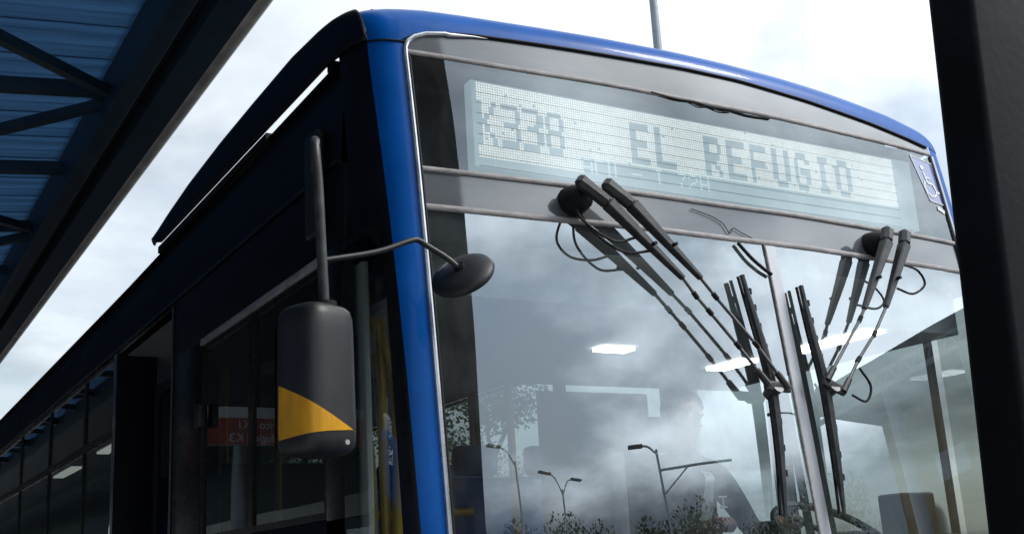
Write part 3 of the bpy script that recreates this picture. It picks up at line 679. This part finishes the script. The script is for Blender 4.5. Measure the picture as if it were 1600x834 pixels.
# ------------------------------------------------------------------ driver
def person_driver():
    root = empty('person', (1.95, 1.08, 1.42), 'driver in dark jacket with silver reflective sash, seated behind the windshield', 'person')
    P = {}; V = []; E = []; Rr = []
    def nd(k, p, r, par=None):
        P[k] = len(V); V.append(Vector(p)); Rr.append(r)
        if par is not None: E.append((P[par], P[k]))
    nd('pel', (0, 0, .10), (.17, .12)); nd('bel', (0, .02, .24), (.165, .12), 'pel'); nd('che', (0, .03, .42), (.175, .125), 'bel'); nd('ucb', (0, .03, .53), (.15, .10), 'che')
    nd('nek', (0, .01, .62), (.058, .058), 'ucb'); nd('nk2', (0, -.005, .66), (.054, .056), 'nek')
    nd('jaw', (0, -.03, .715), (.062, .072), 'nk2'); nd('hed', (0, -.02, .79), (.078, .096), 'jaw'); nd('top', (0, -.015, .86), (.06, .072), 'hed')
    for s in (-1, 1):
        k = str(s)
        nd('sh'+k, (s*.19, .03, .52), (.075, .075), 'ucb'); nd('ua'+k, (s*.245, -.02, .40), (.058, .058), 'sh'+k); nd('el'+k, (s*.26, -.10, .27), (.048, .048), 'ua'+k)
        nd('fa'+k, (s*.22, -.24, .27), (.040, .040), 'el'+k); nd('wr'+k, (s*.19, -.34, .29), (.028, .030), 'fa'+k); nd('ha'+k, (s*.18, -.40, .30), (.036, .022), 'wr'+k)
        for f, (dx, L) in enumerate(((-.024, .052), (-.008, .060), (.008, .057), (.024, .046))):
            nd('f%d%s' % (f, k), (s*.18+dx, -.435, .315), (.0095, .0095), 'ha'+k); nd('g%d%s' % (f, k), (s*.18+dx, -.44-L*.45, .290), (.009, .009), 'f%d%s' % (f, k)); nd('h%d%s' % (f, k), (s*.18+dx, -.42-L*.2, .265), (.008, .008), 'g%d%s' % (f, k))
        nd('t'+k, (s*.18-s*.038, -.39, .30), (.011, .011), 'ha'+k); nd('u'+k, (s*.18-s*.058, -.42, .285), (.0095, .0095), 't'+k)
        nd('hi'+k, (s*.09, -.03, .06), (.095, .09), 'pel'); nd('kn'+k, (s*.14, -.42, .06), (.065, .065), 'hi'+k); nd('cf'+k, (s*.14, -.46, -.14), (.052, .055), 'kn'+k); nd('an'+k, (s*.14, -.46, -.36), (.038, .042), 'cf'+k); nd('to'+k, (s*.14, -.60, -.40), (.04, .03), 'an'+k)
    me = bpy.data.meshes.new('body'); me.from_pydata([tuple(v) for v in V], E, []); o = bpy.data.objects.new('body', me); COL.objects.link(o); o.parent = root
    bm = bmesh.new(); bm.from_mesh(me); lay = bm.verts.layers.skin.verify(); bm.verts.ensure_lookup_table()
    for v, r in zip(bm.verts, Rr): v[lay].radius = r
    bm.verts[0][lay].use_root = True; bm.to_mesh(me); bm.free()
    o.modifiers.new('skin', 'SKIN').use_smooth_shade = True; s = o.modifiers.new('sub', 'SUBSURF'); s.levels = 2; s.render_levels = 2
    dg_ = bpy.context.evaluated_depsgraph_get(); me2 = bpy.data.meshes.new_from_object(o.evaluated_get(dg_)); o.modifiers.clear(); o.data = me2
    for m in (M['jacket'], M['skin'], M['trousers']): me2.materials.append(m)
    for p in me2.polygons:
        c = p.center; p.use_smooth = True
        p.material_index = 1 if (c.z > .635 or c.y < -.335 and c.z > .2) else (2 if c.z < .12 else 0)
    # face and hair
    b = MB()
    vs = []; fs = []; n = 20; rows = 9
    for i in range(rows):
        th = math.pi*.60*i/(rows-1)
        for k in range(n):
            ph = 2*math.pi*k/n; fr_ = math.cos(ph-math.pi*1.5)
            tl = th*(1-.42*max(0, fr_))
            vs.append((.090*math.sin(tl)*math.cos(ph), -.012+.108*math.sin(tl)*math.sin(ph), .800+.098*math.cos(tl)))
    for i in range(rows-1):
        for k in range(n): fs.append((i*n+k, (i+1)*n+k, (i+1)*n+(k+1) % n, i*n+(k+1) % n))
    mesh('hair', vs, fs, M['hair'], root, smooth=True)
    MB().tube([(0, -.118, .80), (0, -.138, .765), (0, -.118, .755)], [.008, .014, .010], 8).build('nose', M['skin'], root, smooth=True)
    MB().bar((-.024, -.112, .722), (.024, -.112, .722), .010, .008).build('mouth', M['red'], root, bevel=.003)
    for s_ in (-1, 1):
        MB().tube([(s_*.030, -.106, .80), (s_*.030, -.118, .80)], [.012, .008], 8).build('eye', M['hair'], root, smooth=True)
        MB().tube([(s_*.082, -.01, .77), (s_*.092, 0, .785), (s_*.085, .005, .81)], [.010, .016, .010], 8).build('ear', M['skin'], root, smooth=True)
    def tors(x, z): return Vector((x, .03-.128*math.sqrt(max(.02, 1-(x/.21)**2))-.006, z))
    grid('reflective_sash', lambda u, v: tors(.06-.08*u+.028*(v-.5)*2*(1+.15*u), .545-.30*u)+Vector((0, .07*max(0, (.10-u)/.10), 0)), lin(0, 1, 14), lin(0, 1, 4), M['reflect'], root)
    lg = tors(.115, .40)+Vector((0, -.006, 0))
    for (dx, dz, w_, h_) in ((0, .022, .045, .008), (0, 0, .008, .036), (0, -.022, .040, .008)):
        MB().box(lg+Vector((dx, 0, dz)), (w_, .004, h_)).build('chest_mark', M['white'], root)
    return root
person_driver()

# ------------------------------------------------------------------ station canopy over the platform
CY0, CY1 = -3.4, 60.0
can = empty('station_canopy', (-2.2, 6, 0), 'station canopy with blue sheet ceiling, dark steel edge beams and braces', 'canopy'); setoff((-2.2, 6, 0))
sh = None; pitch_ = .372; k = 0
y = CY0
while y < CY1:
    if sh is None:
        def zc(x): return 4.14+.11*(x+.2)
        pr_ = [(0, 0), (.012, .0), (.118, .0), (.124, .003), (.246, .003), (.252, 0), (.366, 0), (.384, -.003)]
        vs = []
        for (dy, dz) in pr_:
            for x in (-1.45, -.20): vs.append((x, y+dy, zc(x)+dz))
        fs = [(2*i, 2*i+1, 2*i+3, 2*i+2) for i in range(len(pr_)-1)]
        sh = mesh('roof_sheet', vs, fs, M['roofsheet'], can); base = y
    else:
        o = sh.copy(); COL.objects.link(o); o.location = (0, y-base, 0)
    y += pitch_; k += 1
MB().lohi((-4.6, CY0, 3.72), (-1.40, CY1, 3.98)).build('dark_slab', M['canopyst'], can)  # unseen dark slab added so the side windows mirror no bright ceiling
MB().lohi((-.205, CY0, 3.90), (-.112, CY1, 4.17)).build('edge_beam', M['canopyst'], can, bevel=.006)
MB().lohi((-.112, CY0, 4.02), (-.034, CY1, 4.10)).build('beam_web', M['canopyst'], can)
MB().lohi((-.034, CY0, 3.905), (.115, CY1, 4.12)).build('fascia', M['canopyst'], can, bevel=.004)
MB().tube([(.128, CY0, 3.955), (.128, CY1, 3.955)], .056, 20).build('gutter', M['gutter'], can, smooth=True)
yn = 2.73-2.45*2
def zb(x): return 4.045+.11*(x+.2)
while yn < CY1-1:
    for yy_ in (yn, yn+1.225):
        MB().bar((-.15, yy_, zb(-.15)), (-1.39, yy_, zb(-1.39)), .055, .07).build('cross_beam', M['canopyst'], can)
    for sgn in (-1, 1):
        MB().bar((-.14, yn+sgn*.02, zb(-.14)-.045), (-1.36, yn+sgn*1.2, zb(-1.36)-.045), .05, .05).build('brace', M['canopyst'], can)
    MB().box((-.20, yn, zb(-.2)-.03), (.10, .22, .012)).build('gusset', M['canopyst'], can)
    yn += 2.45
for yy_ in (4.0, 11.0, 18.0):
    MB().tube([(-3.1, yy_, .12), (-3.1, yy_, 3.75)], .11, 16).build('column', M['pole'], can, smooth=True)
MB().lohi((-3.25, CY0, 3.55), (-2.95, CY1, 3.74)).build('spine_beam', M['canopyst'], can)
setoff((0, 0, 0))
# station building face under the canopy (mirrored in the side windows), lengthened to block light and sky
st = empty('station_wall', (-4.6, 8, 0), 'dark glazed station wall with pale fascia strip beneath the canopy', 'wall'); setoff((-4.6, 8, 0))
MB().lohi((-4.75, 5, .12), (-4.6, 60, 3.72)).build('wall_face', M['canopyst'], st)
MB().lohi((-4.6, 6.0, 2.35), (-4.52, 25, 2.62)).build('fascia_strip', M['cabin'], st)
for i in range(12):
    y0 = 5.2+i*2.1
    w = mesh('pane', [(-4.59, y0, .5), (-4.59, y0+1.9, .5), (-4.59, y0+1.9, 2.2), (-4.59, y0, 2.2)], [(0, 1, 2, 3)], M['side'], st)
    MB().lohi((-4.6, y0+1.93, .12), (-4.54, y0+2.07, 2.3)).build('mullion', M['pole'], st)
setoff((0, 0, 0))
# hanging direction sign, faces the front of the bus
sg = empty('platform_sign', (-1.95, 6.0, 0), 'white and red hanging platform sign with route names, mirrored in the side window', 'sign'); setoff((-1.95, 6.0, 0))
MB().lohi((-2.75, 6.0, 2.655), (-.95, 6.06, 2.96))  .build('sign_panel', M['cabin'], sg, bevel=.004)
MB().lohi((-2.74, 5.994, 2.66), (-.96, 5.999, 2.87)).build('red_band', M['red'], sg)
for x in (-2.5, -1.2): MB().tube([(x, 6.03, 2.96), (x, 6.03, 4.0)], .015, 8).build('hanger', M['pole'], sg, smooth=True)
def text(body, loc, size, mat, parent, rot=(math.pi/2, 0, 0), name='lettering'):
    cu = bpy.data.curves.new(name, 'FONT'); cu.body = body; cu.size = size; cu.extrude = .001
    o = bpy.data.objects.new(name, cu); COL.objects.link(o); bpy.context.view_layer.update()
    me = bpy.data.meshes.new_from_object(o.evaluated_get(bpy.context.evaluated_depsgraph_get())); bpy.data.objects.remove(o)
    o = bpy.data.objects.new(name, me); COL.objects.link(o); me.materials.append(mat); o.parent = parent
    o.location = Vector(loc)-OFF; o.rotation_euler = rot; return o
text('San Pablo Jerico | K1', (-2.27, 5.990, 2.785), .095, M['white'], sg)
text('El Refugio | K3', (-1.98, 5.990, 2.68), .095, M['white'], sg)
text('Plataforma Buses Zonales', (-2.45, 5.996, 2.895), .055, M['dark'], sg)
setoff((0, 0, 0))

# ------------------------------------------------------------------ dark post close to the camera
pt = empty('steel_post', (.6, -1.6, 0), 'broad dark steel post standing close at the right edge', 'post'); setoff((.6, -1.6, 0))
def px(z): return .475+(z-1.608)*.0775
b = MB(); vs = []
for z in (0.0, 7.2):
    vs += [(px(z), -1.60, z), (px(z)+.225, -1.60, z), (px(z)+.225, -1.50, z), (px(z), -1.50, z)]
b.add(vs, [(3, 2, 1, 0), (4, 5, 6, 7), (0, 1, 5, 4), (1, 2, 6, 5), (2, 3, 7, 6), (3, 0, 4, 7)])
b.build('post_shaft', M['postm'], pt, bevel=.012)
MB().lohi((.22, -1.72, 0), (.72, -1.40, .03)).build('base_plate', M['postm'], pt, bevel=.004)
setoff((0, 0, 0))

# ------------------------------------------------------------------ second bus beyond the station end (mirrored in the quarter window)
b2 = empty('bus', (-7.2, -.5, 0), 'second blue bus with yellow stripe, mirrored in the side quarter window', 'bus'); setoff((-7.2, -.5, 0))
MB().lohi((-8.45, -6, .35), (-5.95, 4.2, 3.1)).build('body', M['blue'], b2, bevel=.14, seg=3)
for i in range(6):
    y0 = -5.6+i*1.6; w = MB().lohi((-5.955, y0, 1.55), (-5.93, y0+1.45, 2.5)).build('window', M['black'], b2, bevel=.01)
MB().lohi((-5.955, -5.9, 1.15), (-5.935, 4.0, 1.32)).build('stripe', M['yellow'], b2)
MB().lohi((-8.1, 1.0, 3.08), (-6.3, 3.4, 3.3)).build('roof_pod', M['cabin'], b2, bevel=.05)
for yy_ in (-4.2, 2.4):
    w = MB().tube([(-6.2, yy_, .49), (-5.93, yy_, .49)], .49, 24).build('wheel', M['tyre'], b2, smooth=True); MB().tube([(-6.0, yy_, .49), (-5.925, yy_, .49)], .28, 18).build('rim', M['rim'], w, smooth=True)
setoff((0, 0, 0))

sky_block = empty('building', (-17, 4, 0), 'long dark block added to hide bright sky mirrored in the side glass', 'building'); setoff((-17, 4, 0))  # dark mass added to block bright sky in the side glass reflection
MB().lohi((-22, -16, 0), (-14, 30, 9.0)).build('wall', M['liner2'], sky_block)
for i in range(10):
    for zz_ in (2.0, 5.2): MB().lohi((-14.0, -14+i*4.2, zz_), (-13.95, -11.2+i*4.2, zz_+1.8)).build('window', M['black'], sky_block)
setoff((0, 0, 0))
# ------------------------------------------------------------------ lamps
def lamp_post(name, loc, h, arms, label, group=None, r=.09, mast=None):
    t = empty(name, loc, label, 'street lamp', group); setoff((0, 0, 0))
    MB().tube([(0, 0, 0), (0, 0, h)], [r, r*.55], 12).build('pole', M['pole'], t, smooth=True)
    for (dx, dy, rise) in arms:
        MB().tube(curve([(0, 0, h-.15), (dx*.5, dy*.5, h+rise*.7), (dx, dy, h+rise)], 5), r*.4, 8).build('arm', M['pole'], t, smooth=True)
        d = Vector((dx, dy, 0)).normalized(); c = Vector((dx, dy, h+rise))
        MB().bar(c-d*.1, c+d*.55, min(.3, r*2.4), r*1.2).build('lamp_head', M['wiper'], t, bevel=.03)
    if mast:
        a = Vector((0, 0, h-.6)); e = a+Vector(mast)
        MB().tube([a, e], r*.45, 8).build('mast_arm', M['pole'], t, smooth=True); MB().tube([a-Vector((0, 0, .7)), a.lerp(e, .4), e], r*.3, 8).build('mast_brace', M['pole'], t, smooth=True)
    return t
lamp_post('street_lamp', (19.66, 22.0, 0), 24, [(-1.6, 0, .4)], 'slim grey lamp pole rising behind the bus roof', None, .19)
lamp_post('street_lamp', (11.3, -26.0, 0), 9.0, [(-.75, .2, .35)], 'single-arm street lamp mirrored in the left of the windshield', None, .065)
lamp_post('street_lamp', (12.95, -25.3, 0), 8.0, [(-.65, .25, .4), (.65, -.25, .35)], 'double-arm street lamp mirrored in the middle of the windshield', None, .06)
lamp_post('street_lamp', (16.75, -23.3, 0), 8.65, [(-.6, -.25, .15)], 'street lamp with long braced mast arm mirrored before the driver', None, .09, (2.6, 1.8, -.1))
lamp_post('street_lamp', (21.5, -18.5, 0), 8.4, [(-.9, -.6, .3)], 'street lamp mirrored beside the windshield divider', None, .065)

# ------------------------------------------------------------------ opposite platform canopy (mirrored in the windshield)
oc = empty('platform_canopy', (10, 4, 0), 'open platform shelter with lattice edge and pale columns, mirrored at the right', 'canopy'); setoff((10, 4, 0))
MB().lohi((8.3, -6.6, 4.31), (14.5, 2.6, 4.40)).build('roof_slab', M['canopyst'], oc, bevel=.01)
for zz_ in (4.10, 4.28): MB().tube([(8.45, -6.6, zz_), (8.45, 2.6, zz_)], .035, 8).build('chord', M['pole'], oc, smooth=True)
yv = -6.6; i = 0
while yv < 2.4:
    a, b_ = ((8.45, yv, 4.10), (8.45, yv+.16, 4.28)) if i % 2 == 0 else ((8.45, yv, 4.28), (8.45, yv+.16, 4.10))
    MB().tube([a, b_], .018, 6).build('lattice_bar', M['pole'], oc, smooth=True); yv += .16; i += 1
for yy_ in (-5.2, -3.4, 2.0):
    MB().tube([(9.3, yy_, 1.1), (9.3, yy_, 4.31)], .14, 16).build('column', M['cabin'], oc, smooth=True)
MB().lohi((10.6, -6.5, 1.1), (10.8, 2.5, 4.31)).build('back_wall', M['ochre'], oc)
MB().lohi((10.2, -4.45, 1.1), (10.6, -2.8, 3.9)).build('ochre_pier', M['ochre'], oc, bevel=.01)
for yy_ in (-5.4, -3.9): MB().lohi((10.55, yy_, 3.3), (10.6, yy_+1.0, 3.62)).build('sign_board', M['lens'], oc)
setoff((0, 0, 0))
# ------------------------------------------------------------------ trees
def make_tree(seed, h):
    r = random.Random(seed); t = bpy.data.objects.new('tree', None); COL.objects.link(t)
    b = MB(); b.tube(curve([(0, 0, 0), (.05, .04, h*.25), (-.03, .05, h*.5), (.02, 0, h*.8)], 4), [h*.022*(1-.8*i/12) for i in range(13)], 8)
    tips = []
    for i in range(8):
        z0 = h*r.uniform(.28, .6); a = i*2.4+r.uniform(-.3, .3); L = h*r.uniform(.18, .30)
        e = Vector((math.cos(a)*L, math.sin(a)*L, z0+h*r.uniform(.10, .25))); b.tube([(0, 0, z0), e*.5+Vector((0, 0, z0*.55)), e], [h*.011, h*.008, h*.004], 6); tips.append(e)
    tips += [Vector((r.gauss(0, h*.06), r.gauss(0, h*.06), h*r.uniform(.75, .93))) for _ in range(6)]
    b.build('trunk', M['bark'], t, smooth=True)
    vs, fs = [], []
    for c in tips:
        rad = h*r.uniform(.09, .16)
        for _ in range(420):
            d = Vector((r.gauss(0, 1), r.gauss(0, 1), r.gauss(0, .8))).normalized()*rad*(r.random()**.4); p = c+d
            n = Vector((r.gauss(0, 1), r.gauss(0, 1), r.gauss(0, 1)+.6)).normalized(); x = n.orthogonal().normalized(); y_ = n.cross(x); s = h*r.uniform(.006, .013)
            k = len(vs); vs += [p+x*s, p+y_*s*.6, p-x*s, p-y_*s*.6]; fs.append((k, k+1, k+2, k+3))
    mesh('crown', vs, fs, M['leaf'], t)
    return t
protos = [make_tree(11+i, 7.5) for i in range(3)]
spots = []
for i in range(20):
    a = R_(14+i*1.9+rng.uniform(-.6, .6)); d = rng.uniform(30, 36); spots.append((math.sin(a)*d, -math.cos(a)*d, rng.uniform(.90, 1.06), 0))
for i in range(5): spots.append((rng.uniform(13, 19), 30+i*5+rng.uniform(-1, 1), rng.uniform(.8, 1.1), 1))
for i, (x, y, s, row) in enumerate(spots):
    t = protos[i] if i < 3 else copy_tree(protos[i % 3])
    t.location = (x, y, 0); t.scale = (s, s, s); t.rotation_euler = (0, 0, rng.uniform(0, 6))
    if row == 0: tag(t, 'leafy street tree in the row mirrored along the windshield foot', 'tree', 'trees mirrored in the windshield')
    else: tag(t, 'leafy tree seen through the bus windows on the far side', 'tree', 'trees beyond the bus')
